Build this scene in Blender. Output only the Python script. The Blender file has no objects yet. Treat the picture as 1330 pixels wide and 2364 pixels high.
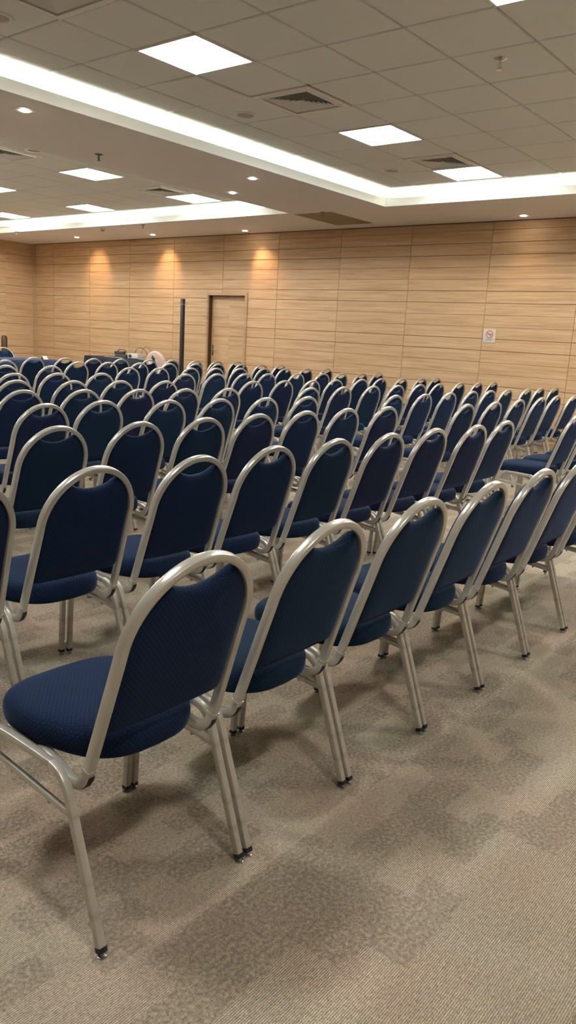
import bpy, bmesh, math, random
from mathutils import Vector, Matrix
random.seed(7)
SC = bpy.context.scene
COL = SC.collection
PI = math.pi

# ------------------------------------------------------------------ materials
def new_mat(name):
    m = bpy.data.materials.new(name); m.use_nodes = True
    nt = m.node_tree; b = nt.nodes['Principled BSDF']
    return m, nt, b
def node(nt, typ, **kw):
    n = nt.nodes.new(typ)
    for k, v in kw.items():
        if k.startswith('i_'): n.inputs[k[2:].replace('_', ' ')].default_value = v
        else: setattr(n, k, v)
    return n
def math_n(nt, op, a, b=None, c=None, clamp=False):
    n = nt.nodes.new('ShaderNodeMath'); n.operation = op; n.use_clamp = clamp
    for i, v in enumerate((a, b, c)):
        if v is None: continue
        if isinstance(v, (int, float)): n.inputs[i].default_value = v
        else: nt.links.new(v, n.inputs[i])
    return n.outputs[0]
def mix_c(nt, fac, a, b, blend='MIX'):
    n = nt.nodes.new('ShaderNodeMix'); n.data_type = 'RGBA'; n.blend_type = blend
    for s, v in ((n.inputs[0], fac), (n.inputs[6], a), (n.inputs[7], b)):
        if isinstance(v, (int, float)): s.default_value = v
        elif isinstance(v, (tuple, list)): s.default_value = (*v, 1) if len(v) == 3 else v
        else: nt.links.new(v, s)
    return n.outputs[2]
def comb(nt, x, y, z):
    n = nt.nodes.new('ShaderNodeCombineXYZ')
    for i, v in enumerate((x, y, z)):
        if isinstance(v, (int, float)): n.inputs[i].default_value = v
        else: nt.links.new(v, n.inputs[i])
    return n.outputs[0]
def sep(nt, v):
    n = nt.nodes.new('ShaderNodeSeparateXYZ'); nt.links.new(v, n.inputs[0]); return n.outputs
def noise(nt, vec, scale, detail=2, rough=.5, out=0):
    n = node(nt, 'ShaderNodeTexNoise'); n.inputs['Scale'].default_value = scale
    n.inputs['Detail'].default_value = detail; n.inputs['Roughness'].default_value = rough
    nt.links.new(vec, n.inputs['Vector']); return n.outputs[out]
def bump(nt, b, h, strength, dist):
    n = node(nt, 'ShaderNodeBump'); n.inputs['Strength'].default_value = strength
    n.inputs['Distance'].default_value = dist
    nt.links.new(h, n.inputs['Height']); nt.links.new(n.outputs[0], b.inputs['Normal'])
def plain(name, col, rough=.5, metal=0, emis=None, es=0, var=0.0, vscale=30, spec=None):
    m, nt, b = new_mat(name)
    b.inputs['Base Color'].default_value = (*col, 1)
    b.inputs['Roughness'].default_value = rough
    b.inputs['Metallic'].default_value = metal
    if spec is not None: b.inputs['Specular IOR Level'].default_value = spec
    if emis: b.inputs['Emission Color'].default_value = (*emis, 1); b.inputs['Emission Strength'].default_value = es
    if var:
        tc = node(nt, 'ShaderNodeTexCoord')
        f = noise(nt, tc.outputs['Object'], vscale, 3)
        nt.links.new(mix_c(nt, f, tuple(c*(1-var) for c in col), tuple(min(1, c*(1+var)) for c in col)), b.inputs['Base Color'])
    return m

def fabric(name, base, dot):
    m, nt, b = new_mat(name)
    uv = node(nt, 'ShaderNodeUVMap').outputs[0]
    s = sep(nt, uv)
    # staggered woven dots, 11 mm apart
    px, py = .0125, .0075
    row = math_n(nt, 'FLOOR', math_n(nt, 'DIVIDE', s[1], py))
    odd = math_n(nt, 'MULTIPLY', math_n(nt, 'MODULO', math_n(nt, 'ABSOLUTE', row), 2), .5)
    fx = math_n(nt, 'SUBTRACT', math_n(nt, 'FRACT', math_n(nt, 'ADD', math_n(nt, 'DIVIDE', s[0], px), odd)), .5)
    fy = math_n(nt, 'SUBTRACT', math_n(nt, 'FRACT', math_n(nt, 'DIVIDE', s[1], py)), .5)
    dx = math_n(nt, 'MULTIPLY', fx, px); dy = math_n(nt, 'MULTIPLY', fy, py)
    d = math_n(nt, 'SQRT', math_n(nt, 'ADD', math_n(nt, 'MULTIPLY', dx, dx), math_n(nt, 'MULTIPLY', dy, dy)))
    dotf = math_n(nt, 'LESS_THAN', d, .00086)
    tc = node(nt, 'ShaderNodeTexCoord')
    weave = noise(nt, tc.outputs['Object'], 700, 2)
    cl = noise(nt, tc.outputs['Object'], 9, 2)
    c1 = mix_c(nt, weave, tuple(c*.7 for c in base), tuple(c*1.3 for c in base))
    c1 = mix_c(nt, math_n(nt, 'MULTIPLY', cl, .35), c1, tuple(c*1.3 for c in base))
    c2 = mix_c(nt, math_n(nt, 'MULTIPLY', dotf, .26), c1, dot)
    nt.links.new(c2, b.inputs['Base Color'])
    b.inputs['Roughness'].default_value = .85
    b.inputs['Specular IOR Level'].default_value = .06
    b.inputs['Sheen Weight'].default_value = .17
    b.inputs['Sheen Roughness'].default_value = .30
    b.inputs['Sheen Tint'].default_value = (.42, .58, 1, 1)
    bump(nt, b, weave, .25, .0008)
    return m

def wood(name, dark=1.0, slat=.168, h0=2.815, mod=1.3196, o=.2497):
    m, nt, b = new_mat(name)
    tc = node(nt, 'ShaderNodeTexCoord'); s = sep(nt, tc.outputs['Object'])
    h = math_n(nt, 'ADD', s[0], s[1])
    row = math_n(nt, 'FLOOR', math_n(nt, 'DIVIDE', math_n(nt, 'SUBTRACT', s[2], h0), slat*4))
    colm = math_n(nt, 'FLOOR', math_n(nt, 'DIVIDE', math_n(nt, 'SUBTRACT', h, o), mod))
    wn = node(nt, 'ShaderNodeTexWhiteNoise'); wn.noise_dimensions = '2D'
    nt.links.new(comb(nt, row, colm, 0), wn.inputs[0])
    off = math_n(nt, 'MULTIPLY', wn.outputs[0], 37.0)
    v1 = comb(nt, math_n(nt, 'ADD', math_n(nt, 'MULTIPLY', h, 1.1), off), math_n(nt, 'MULTIPLY', s[2], 26), off)
    v2 = comb(nt, math_n(nt, 'ADD', math_n(nt, 'MULTIPLY', h, 3.0), off), math_n(nt, 'MULTIPLY', s[2], 85), off)
    v3 = comb(nt, math_n(nt, 'ADD', math_n(nt, 'MULTIPLY', h, .6), off), math_n(nt, 'MULTIPLY', s[2], 7), off)
    n1 = noise(nt, v1, 1.0, 4, .6); n2 = noise(nt, v2, 1.0, 2, .5); n3 = noise(nt, v3, 1.0, 2)
    r = node(nt, 'ShaderNodeValToRGB')
    f = math_n(nt, 'ADD', math_n(nt, 'ADD', math_n(nt, 'MULTIPLY', n1, .55), math_n(nt, 'MULTIPLY', n2, .25)), math_n(nt, 'MULTIPLY', n3, .2))
    nt.links.new(f, r.inputs[0])
    e = r.color_ramp.elements
    e[0].position = .34; e[0].color = (.40*dark, .25*dark, .135*dark, 1)
    e[1].position = .64; e[1].color = (.66*dark, .475*dark, .295*dark, 1)
    k = e.new(.49); k.color = (.55*dark, .37*dark, .205*dark, 1)
    tint = mix_c(nt, math_n(nt, 'MULTIPLY', wn.outputs[0], .25), r.outputs[0], (.62*dark, .38*dark, .19*dark))
    nt.links.new(tint, b.inputs['Base Color'])
    b.inputs['Roughness'].default_value = .5
    b.inputs['Specular IOR Level'].default_value = .3
    return m

def carpet():
    m, nt, b = new_mat('carpet')
    tc = node(nt, 'ShaderNodeTexCoord'); P = tc.outputs['Object']
    wob = noise(nt, P, 40, 5, .75, out=1)
    vm = node(nt, 'ShaderNodeVectorMath', operation='SUBTRACT'); nt.links.new(wob, vm.inputs[0]); vm.inputs[1].default_value = (.5, .5, .5)
    vs = node(nt, 'ShaderNodeVectorMath', operation='SCALE'); nt.links.new(vm.outputs[0], vs.inputs[0]); vs.inputs['Scale'].default_value = .075
    va = node(nt, 'ShaderNodeVectorMath', operation='ADD'); nt.links.new(P, va.inputs[0]); nt.links.new(vs.outputs[0], va.inputs[1])
    s = sep(nt, va.outputs[0]); s0 = sep(nt, P)
    def cells(cx, cy, seed):
        ry = math_n(nt, 'FLOOR', math_n(nt, 'DIVIDE', s[1], cy))
        w0 = node(nt, 'ShaderNodeTexWhiteNoise'); w0.noise_dimensions = '2D'
        nt.links.new(comb(nt, ry, seed, 0), w0.inputs[0])
        rx = math_n(nt, 'FLOOR', math_n(nt, 'ADD', math_n(nt, 'DIVIDE', s[0], cx), math_n(nt, 'MULTIPLY', w0.outputs[0], 7.0)))
        w1 = node(nt, 'ShaderNodeTexWhiteNoise'); w1.noise_dimensions = '3D'
        nt.links.new(comb(nt, rx, ry, seed), w1.inputs[0])
        return w1.outputs[0]
    a = cells(.30, .11, 1.0); c = cells(.13, .08, 5.0); e = cells(.5, .5, 9.0)
    tuft = math_n(nt, 'MAXIMUM', math_n(nt, 'GREATER_THAN', a, .70), math_n(nt, 'GREATER_THAN', c, .84))
    tone = math_n(nt, 'ADD', math_n(nt, 'MULTIPLY', a, .35), math_n(nt, 'ADD', math_n(nt, 'MULTIPLY', e, .3), math_n(nt, 'MULTIPLY', c, .35)))
    ribs = node(nt, 'ShaderNodeTexWave'); ribs.wave_type = 'BANDS'; ribs.bands_direction = 'Y'
    ribs.inputs['Scale'].default_value = 62; ribs.inputs['Distortion'].default_value = 1.6
    ribs.inputs['Detail'].default_value = 2; ribs.inputs['Detail Scale'].default_value = 2.0
    nt.links.new(P, ribs.inputs['Vector'])
    fine = noise(nt, P, 300, 3, .65); med = noise(nt, P, 95, 3, .65); big = noise(nt, P, 1.4, 3)
    hue = noise(nt, P, 2.2, 3)
    ribv = comb(nt, math_n(nt, 'MULTIPLY', s0[0], 150), math_n(nt, 'MULTIPLY', s0[1], 520), 0)
    grain = noise(nt, ribv, 1.0, 2, .6)
    hs = node(nt, 'ShaderNodeMapRange'); hs.inputs[1].default_value = .35; hs.inputs[2].default_value = .65; nt.links.new(hue, hs.inputs[0])
    lt = mix_c(nt, hs.outputs[0], (.44, .352, .275), (.385, .362, .275))
    dk = mix_c(nt, hs.outputs[0], (.185, .142, .112), (.165, .152, .116))
    rf = math_n(nt, 'ADD', math_n(nt, 'MULTIPLY', ribs.outputs['Fac'], .6), math_n(nt, 'MULTIPLY', grain, .5))
    rfs = node(nt, 'ShaderNodeMapRange'); rfs.inputs[1].default_value = .22; rfs.inputs[2].default_value = .78; nt.links.new(rf, rfs.inputs[0])
    ribc = mix_c(nt, rfs.outputs[0], (.13, .105, .08), lt)
    ms = node(nt, 'ShaderNodeMapRange'); ms.inputs[1].default_value = .4; ms.inputs[2].default_value = .68; nt.links.new(med, ms.inputs[0])
    tfc = mix_c(nt, math_n(nt, 'MULTIPLY', ms.outputs[0], .75), dk, (.33, .285, .22))
    base = mix_c(nt, math_n(nt, 'MULTIPLY', tuft, .8), ribc, tfc)
    base = mix_c(nt, math_n(nt, 'MULTIPLY', tone, .42), base, (.17, .14, .11))
    sp = node(nt, 'ShaderNodeMapRange'); sp.inputs[1].default_value = .33; sp.inputs[2].default_value = .67
    sp.inputs[3].default_value = .45; sp.inputs[4].default_value = 1.6
    nt.links.new(math_n(nt, 'ADD', math_n(nt, 'MULTIPLY', fine, .6), math_n(nt, 'MULTIPLY', med, .4)), sp.inputs[0])
    base = mix_c(nt, 1.0, base, comb(nt, sp.outputs[0], sp.outputs[0], sp.outputs[0]), 'MULTIPLY')
    gm = node(nt, 'ShaderNodeHueSaturation'); gm.inputs['Value'].default_value = 1.46; nt.links.new(base, gm.inputs['Color']); nt.links.new(gm.outputs[0], b.inputs['Base Color'])
    b.inputs['Roughness'].default_value = .95; b.inputs['Specular IOR Level'].default_value = .1
    b.inputs['Sheen Weight'].default_value = .0
    ht = math_n(nt, 'ADD', math_n(nt, 'MULTIPLY', ribs.outputs['Fac'], .5), fine)
    bump(nt, b, ht, .5, .003)
    return m

def metal():
    m, nt, b = new_mat('champagne_metal')
    tc = node(nt, 'ShaderNodeTexCoord')
    f = noise(nt, tc.outputs['Object'], 10, 2)
    nt.links.new(mix_c(nt, f, (.49, .475, .435), (.59, .575, .53)), b.inputs['Base Color'])
    b.inputs['Metallic'].default_value = .45; b.inputs['Roughness'].default_value = .27
    return m
def leg_metal():
    # same paint, with darker scuff marks where stacked chairs rub
    m, nt, b = new_mat('scuffed_metal')
    tc = node(nt, 'ShaderNodeTexCoord'); s = sep(nt, tc.outputs['Object'])
    f = noise(nt, tc.outputs['Object'], 45, 3)
    base = mix_c(nt, f, (.47, .45, .40), (.56, .54, .485))
    marks = None
    for z in (.297, .155, .09):
        d = math_n(nt, 'SUBTRACT', 1, math_n(nt, 'DIVIDE', math_n(nt, 'ABSOLUTE', math_n(nt, 'SUBTRACT', s[2], z)), .012), clamp=True)
        marks = d if marks is None else math_n(nt, 'MAXIMUM', marks, d)
    base = mix_c(nt, math_n(nt, 'MULTIPLY', math_n(nt, 'MULTIPLY', marks, f), .8), base, (.27, .26, .235))
    nt.links.new(base, b.inputs['Base Color'])
    b.inputs['Metallic'].default_value = .40; b.inputs['Roughness'].default_value = .36
    return m

M = dict(
    carpet=carpet(), wood=wood('oak_panel'), wood_dark=plain('groove_backing', (.20, .12, .06), .8),
    wood_frame=wood('oak_frame', .85), tile=plain('ceiling_tile', (.74, .745, .70), .9, var=.05, vscale=260),
    tbar=plain('white_grid', (.60, .59, .55), .5), soffit=plain('soffit_paint', (.80, .76, .73), .85, var=.02, vscale=4),
    white=plain('white_paint', (.80, .80, .76), .8), metal=metal(), leg=leg_metal(),
    black=plain('black_rubber', (.012, .012, .012), .55), glide=plain('steel_glide', (.55, .55, .55), .3, 1),
    alu=plain('white_metal_frame', (.75, .73, .68), .4), louver=plain('diffuser_metal', (.74, .73, .68), .5),
    duct=plain('dark_duct', (.02, .022, .022), .7), grille=plain('speaker_grille', (.40, .39, .35), .7),
    chrome=plain('chrome', (.75, .75, .74), .18, 1), jamb=plain('dark_brown_jamb', (.075, .035, .014), .5, var=.3, vscale=12),
    pole=plain('black_coating', (.014, .014, .015), .45), brown=plain('dark_brown_wood', (.055, .03, .02), .4, var=.3, vscale=20),
    cloth_blue=plain('navy_cloth', (.018, .030, .072), .9, var=.15, vscale=15),
    cloth_black=plain('black_cloth', (.012, .014, .024), .9, var=.2, vscale=15),
    beige=plain('pink_beige_cloth', (.66, .50, .42), .9, var=.05, vscale=10),
    paper=plain('paper_white', (.78, .76, .70), .7), ink=plain('black_ink', (.01, .01, .01), .6),
    red=plain('red_ink', (.62, .13, .10), .6), grey=plain('grey_ink', (.20, .20, .17), .6),
    plate=plain('satin_plate', (.62, .60, .50), .35, .1), plastic=plain('light_plastic', (.66, .66, .62), .45),
    dkplastic=plain('dark_plastic', (.05, .05, .052), .4), panel=plain('beige_access_panel', (.30, .235, .15), .8),
)
FAB = [fabric('fabric_navy', (.0062, .0140, .037), (.20, .25, .34)),
       fabric('fabric_teal_navy', (.0056, .0155, .034), (.18, .25, .33)),
       fabric('fabric_violet_navy', (.0085, .0130, .034), (.22, .24, .33))]

# ------------------------------------------------------------------ mesh helpers
def finish(name, bm, mat, parent=None, smooth=40):
    bmesh.ops.recalc_face_normals(bm, faces=bm.faces[:])
    me = bpy.data.meshes.new(name); bm.to_mesh(me); bm.free()
    if smooth:
        for p in me.polygons: p.use_smooth = True
        me.set_sharp_from_angle(angle=math.radians(smooth))
    for mm in (mat if isinstance(mat, (list, tuple)) else [mat]): me.materials.append(mm)
    o = bpy.data.objects.new(name, me); COL.objects.link(o)
    if parent: o.parent = parent
    return o
def box(bm, x0, x1, y0, y1, z0, z1, bev=0):
    vs = [bm.verts.new((x, y, z)) for x in (x0, x1) for y in (y0, y1) for z in (z0, z1)]
    fs = [bm.faces.new([vs[i] for i in q]) for q in ((0,1,3,2),(4,6,7,5),(0,4,5,1),(2,3,7,6),(0,2,6,4),(1,5,7,3))]
    if bev:
        es = set(e for f in fs for e in f.edges)
        bmesh.ops.bevel(bm, geom=list(es), offset=bev, segments=2, profile=.6, affect='EDGES')
def box_obj(name, dims, mat, parent=None, bev=0):
    bm = bmesh.new(); box(bm, *dims, bev=bev); return finish(name, bm, mat, parent)
def crom(pts, n=4):
    P = [Vector(p) for p in pts]; out = []
    for i in range(len(P)-1):
        p0, p1, p2, p3 = P[max(i-1, 0)], P[i], P[i+1], P[min(i+2, len(P)-1)]
        for k in range(n):
            u = k/n; out.append(.5*((2*p1)+(p2-p0)*u+(2*p0-5*p1+4*p2-p3)*u*u+(3*p1-p0-3*p2+p3)*u**3))
    out.append(P[-1]); return out
def rrect(w, d, r, n=3):
    out = []
    for cx, cy, a0 in ((w/2-r, d/2-r, 0), (-w/2+r, d/2-r, 90), (-w/2+r, -d/2+r, 180), (w/2-r, -d/2+r, 270)):
        for k in range(n):
            a = math.radians(a0 + 90*k/(n-1)); out.append((cx+r*math.cos(a), cy+r*math.sin(a)))
    return out
def sweep(bm, pts, axes, prof, cap=True):
    """sweep profile (a,n) along pts; axes = A vector per point (in-plane), N = T x A"""
    pts = [Vector(p) for p in pts]; rings = []
    for i, p in enumerate(pts):
        t = (pts[min(i+1, len(pts)-1)] - pts[max(i-1, 0)]).normalized()
        a = Vector(axes[i]) if isinstance(axes, list) else Vector(axes)
        a = (a - t*a.dot(t)).normalized(); n = t.cross(a).normalized()
        rings.append([bm.verts.new(p + a*u + n*v) for u, v in prof])
    k = len(prof)
    for r0, r1 in zip(rings, rings[1:]):
        for j in range(k): bm.faces.new((r0[j], r0[(j+1) % k], r1[(j+1) % k], r1[j]))
    if cap: bm.faces.new(rings[0][::-1]); bm.faces.new(rings[-1])
def lathe(bm, prof, cx=0, cy=0, n=24, z0=0):
    rings = []
    for r, z in prof:
        rings.append([bm.verts.new((cx+r*math.cos(2*PI*k/n), cy+r*math.sin(2*PI*k/n), z0+z)) for k in range(n)])
    for a, b in zip(rings, rings[1:]):
        for j in range(n): bm.faces.new((a[j], a[(j+1) % n], b[(j+1) % n], b[j]))
    bm.faces.new(rings[0][::-1]); bm.faces.new(rings[-1])
def arc(c, r, a0, a1, n):
    return [(c[0]+r*math.cos(math.radians(a0+(a1-a0)*k/n)), c[1]+r*math.sin(math.radians(a0+(a1-a0)*k/n))) for k in range(n+1)]
def tag(o, label, cat, group=None):
    o['label'] = label; o['category'] = cat
    if group: o['group'] = group
def thing(name, label, cat, loc=(0, 0, 0), rz=0, group=None):
    o = bpy.data.objects.new(name, None); COL.objects.link(o); o.empty_display_size = .1
    o.location = loc; o.rotation_euler = (0, 0, rz); tag(o, label, cat, group); return o
def struct(o): o['kind'] = 'structure'; return o
def dup(root, loc, rz, label=None, cat=None, group=None, swap=None, skip=()):
    r = root.copy(); COL.objects.link(r); r.location = loc; r.rotation_euler = (0, 0, rz)
    if label: r['label'] = label
    if group: r['group'] = group
    elif 'group' in r: del r['group']
    for ch in list(root.children):
        c = ch.copy(); COL.objects.link(c); c.parent = r
        for g in list(ch.children):
            d = g.copy(); COL.objects.link(d); d.parent = c
    return r
# ------------------------------------------------------------------ banquet chair
S = .925           # chair drawn in its own units, S brings it to metres
def P3(x, y, z): return (x*S, y*S, z*S)
def pillow(bm, outline, levels, place, uv_layer, centre):
    """outline: 2-D star-shaped polygon; levels: (scale, depth) rings from the back centre round to the front centre"""
    n = len(outline); cx, cy = centre; rings = []; arcs = []
    def pos(sc, dp, q): return Vector(place(cx+(q[0]-cx)*sc, cy+(q[1]-cy)*sc, dp))
    first = bm.verts.new(place(cx, cy, levels[0][1])); last = bm.verts.new(place(cx, cy, levels[-1][1]))
    acc = [0.0]*n; prev = [Vector(place(cx, cy, levels[0][1]))]*n; info = {first: None}
    uvmap = {}
    for sc, dp in levels[1:-1]:
        ring = []
        for i, q in enumerate(outline):
            p = pos(sc, dp, q); acc[i] += (p-prev[i]).length; prev[i] = p
            v = bm.verts.new(p); ring.append(v)
            a = math.atan2(q[1]-cy, q[0]-cx); uvmap[v] = (math.cos(a)*acc[i], math.sin(a)*acc[i])
        rings.append(ring)
    # second half gets its own flat mapping so that the top centre is undistorted
    def flat(v): 
        q = inv(v.co); return q
    fs = []
    for i in range(n): fs.append(bm.faces.new((first, rings[0][i], rings[0][(i+1) % n])))
    for a, b in zip(rings, rings[1:]):
        for i in range(n): fs.append(bm.faces.new((a[i], b[i], b[(i+1) % n], a[(i+1) % n])))
    for i in range(n): fs.append(bm.faces.new((rings[-1][i], last, rings[-1][(i+1) % n])))
    return fs

def box_uv(bm, layer, basis):
    """project the fabric flat by the face's main direction (basis: u, v, n)"""
    U, V, N = [Vector(b) for b in basis]
    for f in bm.faces:
        f.normal_update(); n = f.normal
        au, av, an = abs(n.dot(U)), abs(n.dot(V)), abs(n.dot(N))
        for l in f.loops:
            c = l.vert.co
            if an >= .68: l[layer].uv = (c.dot(U), c.dot(V))
            elif au > av: l[layer].uv = (c.dot(V), c.dot(N))
            else: l[layer].uv = (c.dot(U), c.dot(N))

LEAN = .32
def back_y(z): return .088 - LEAN*(z-.43)

def seat_mesh(mat):
    bm = bmesh.new(); lay = bm.loops.layers.uv.new('UVMap')
    out = []
    N = 56
    for k in range(N):
        t = 2*PI*k/N; c, s = math.cos(t), math.sin(t); e = 2/3.9
        x = .219*math.copysign(abs(c)**e, c); y = .236*math.copysign(abs(s)**e, s)
        if y < 0: x *= 1 + .18*(y/.236)          # narrower at the back
        y += .306 - (.018*(x/.2)**2 if y > 0 else -.03*(x/.2)**2)
        out.append((x, y))
    lv = [(0, .416), (.5, .416), (.90, .418), (.97, .422), (.994, .434), (1.0, .452), (.996, .468), (.978, .480), (.94, .4895), (.87, .4955), (.74, .4995), (.55, .502), (.28, .5035), (0, .504)]
    # front of the cushion rolls over a little
    def place(x, y, d):
        z = d - (.010*max(0, (y-.36)/.18)**2 if d > .45 else 0)
        return P3(x, y, z)
    pillow(bm, out, lv, place, lay, (0, .306))
    bmesh.ops.recalc_face_normals(bm, faces=bm.faces[:])
    box_uv(bm, lay, ((1,0,0),(0,1,0),(0,0,1)))
    return bm
R_IN = .192
def back_half(z):       # half width of tube centre line
    return .204 - .010*min(1, max(0, (z-.43)/.3))
ZC, RX, RZ = .752, .194, .194     # arch centre height, radii (tube centre line, measured along x and in z)
def arch_pt(a): return (RX*math.cos(a), ZC + RZ*math.sin(a))
def backrest_mesh(mat):
    bm = bmesh.new(); lay = bm.loops.layers.uv.new('UVMap')
    ins = .009
    pts = []
    zb = .520
    # start bottom left, go right, up the right side, arch, dip, arch, down
    for k in range(9): pts.append((-.165+.33*k/8, zb - .004*math.cos((k-4)/4*PI/2)))
    pts += [(.182, zb+.005), (.1895, zb+.020)]
    for z in (.58, .62, .66, .70): pts.append((back_half(z)-ins, z))
    a_end = math.radians(55)
    na = 12
    for k in range(na+1):
        a = a_end*k/na; x, z = arch_pt(a); pts.append((x - ins*math.cos(a), z - ins*math.sin(a)))
    x0, z0 = pts[-1]
    for k in range(1, 12):
        u = k/12*2-1; x = -u*x0
        pts.append((x, z0 - .003 - .030*(1-abs(u)**2.0)))
    for k in range(na, -1, -1):
        a = a_end*k/na; x, z = arch_pt(a); pts.append((-(x - ins*math.cos(a)), z - ins*math.sin(a)))
    for z in (.70, .66, .62, .58): pts.append((-(back_half(z)-ins), z))
    pts += [(-.1895, zb+.020), (-.182, zb+.005)]
    lv = [(0, -.0135), (.45, -.0130), (.72, -.0120), (.88, -.0100), (.955, -.0065), (.99, -.0015), (1.0, .004), (.995, .012), (.97, .021), (.92, .029), (.82, .036), (.6, .042), (.3, .045), (0, .046)]
    c, s = 1/math.sqrt(1+LEAN**2), LEAN/math.sqrt(1+LEAN**2)
    def place(x, z, d):
        return P3(x, back_y(z) + d*c, z + d*s)
    pillow(bm, pts, lv, place, lay, (0, .70))
    bmesh.ops.recalc_face_normals(bm, faces=bm.faces[:])
    box_uv(bm, lay, ((1,0,0),(0,-s,c),(0,c,s)))
    return bm
def frame_mesh():
    bm = bmesh.new(); prof = rrect(.0225*S, .026*S, .0042*S)
    jl = [(.42, .414), (.32, .413), (.26, .408), (.215, .396), (.180, .383), (.150, .3775), (.122, .382), (.103, .397), (.093, .415), (back_y(.44), .44)]
    half = []     # right side from the rear end of the J up to the top of the arch
    for q in crom([(y, z, 0) for y, z in jl], 3)[:-1]: half.append((P3(back_half(.43)-.002*(1 if q[1] < .42 else 0), q[0], q[1]), (1, 0, 0)))
    for z in (.44, .50, .56, .62, .68, .72): half.append((P3(back_half(z), back_y(z), z), (1, 0, 0)))
    N0 = Vector((0, 1, LEAN)).normalized()
    for k in range(0, 19):
        a = math.radians(90*k/18)*1.0
        x, z = arch_pt(a)
        nx, nz = math.cos(a)/RX, math.sin(a)/RZ
        A = Vector((nx, -LEAN*nz, nz)).normalized()
        half.append((P3(x, back_y(z), z), tuple(A)))
    other = [((-p[0], p[1], p[2]), (-a[0], a[1], a[2])) for p, a in half[:-1]][::-1]
    allp = half + other
    sweep(bm, [p for p, a in allp], [a for p, a in allp], prof)
    return bm
LX = .236
def rear_leg_pts():
    return [(0.0, .022), (.052, .17), (.098, .30), (.112, .340), (.124, .372), (.140, .397), (.162, .4135), (.19, .421)]
def front_leg_pts():
    return [(.487, .022), (.478, .17), (.470, .30), (.467, .345), (.461, .378), (.448, .402), (.428, .418), (.405, .4255)]
def leg_mesh(pts):
    bm = bmesh.new(); sweep(bm, crom([P3(0, y, z) for y, z in pts], 3), (1, 0, 0), rrect(.0205*S, .0205*S, .0030*S)); return bm
def make_chair(fab, label, loc, rz=0, group=None):
    t = thing('banquet_chair', label, 'chair', loc, rz, group)
    seat = finish('seat', seat_mesh(fab), fab, t, smooth=60)
    finish('backrest', backrest_mesh(fab), fab, t, smooth=60)
    fr = finish('back_frame', frame_mesh(), M['metal'], t, smooth=30)
    for sx in (-1, 1):
        bm = bmesh.new(); z = .433; sweep(bm, [P3(sx*back_half(z), back_y(z-.0035), z-.0035), P3(sx*back_half(z), back_y(z+.002), z+.002)], (1, 0, 0), rrect(.0262*S, .0290*S, .005*S))
        finish('weld_ring', bm, M['metal'], fr, smooth=30)
        bm = bmesh.new(); sweep(bm, [P3(sx*(back_half(.43)-.002), y, z) for y, z in ((.112, .3745), (.098, .3835), (.0845, .402), (.079, .416))], (1, 0, 0), rrect(.017*S, .004*S, .0012*S))
        finish('stacking_bumper', bm, M['black'], fr, smooth=30)
    for nm, pts in (('leg', rear_leg_pts()), ('leg', front_leg_pts())):
        me = None
        for sx in (-1, 1):
            if me is None: lg = finish(nm, leg_mesh(pts), M['leg'], t, smooth=30); me = lg.data
            else: lg = bpy.data.objects.new(nm, me); COL.objects.link(lg); lg.parent = t
            lg.location = (sx*LX*S, 0, 0)
            y0, z0 = pts[0]; y1, z1 = pts[1]; sl = (y1-y0)/(z1-z0)
            bm = bmesh.new()
            sweep(bm, [P3(0, y0-sl*.010, z0-.010), P3(0, y0+sl*.002, z0+.002)], (1, 0, 0), rrect(.0222*S, .0222*S, .003*S))
            cp = finish('foot_cap', bm, M['black'], lg)
            bm = bmesh.new(); lathe(bm, [(.012*S, 0), (.0125*S, .004*S), (.006*S, .006*S), (.006*S, .014*S)], 0, (y0-sl*.014)*S, 12)
            finish('glide', bm, M['glide'], lg)
    me = None; me2 = None
    for sx in (-1, 1):
        if me is None:
            bm = bmesh.new(); sweep(bm, [P3(0, .188, .4208), P3(0, .25, .4235), P3(0, .33, .4255), P3(0, .407, .4255)], (1, 0, 0), rrect(.0205*S, .0205*S, .004*S))
            a = finish('side_rail', bm, M['metal'], t, smooth=30); me = a.data
            bm = bmesh.new(); sweep(bm, [P3(0, .102, .318), P3(0, .467, .352)], (1, 0, 0), rrect(.0125*S, .0165*S, .003*S))
            for q in (.2, .36):
                lathe(bm, [(.005*S, 0), (.005*S, .008*S)], 0, q*S, 8, z0=(.318+(q-.102)*.093-.016)*S)
            b_ = finish('side_stretcher', bm, M['metal'], t); me2 = b_.data
        else:
            a = bpy.data.objects.new('side_rail', me); COL.objects.link(a); a.parent = t
            b_ = bpy.data.objects.new('side_stretcher', me2); COL.objects.link(b_); b_.parent = t
        a.location = (sx*LX*S, 0, 0); b_.location = (sx*LX*S, 0, 0)
    me = None
    for y in (.275, .40):
        bm = bmesh.new(); sweep(bm, [P3(-LX+.008, y, .4165), P3(LX-.008, y, .4165)], (0, 1, 0), rrect(.018*S, .010*S, .003*S))
        finish('cross_bar', bm, M['metal'], t, smooth=30)
    return t
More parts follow.
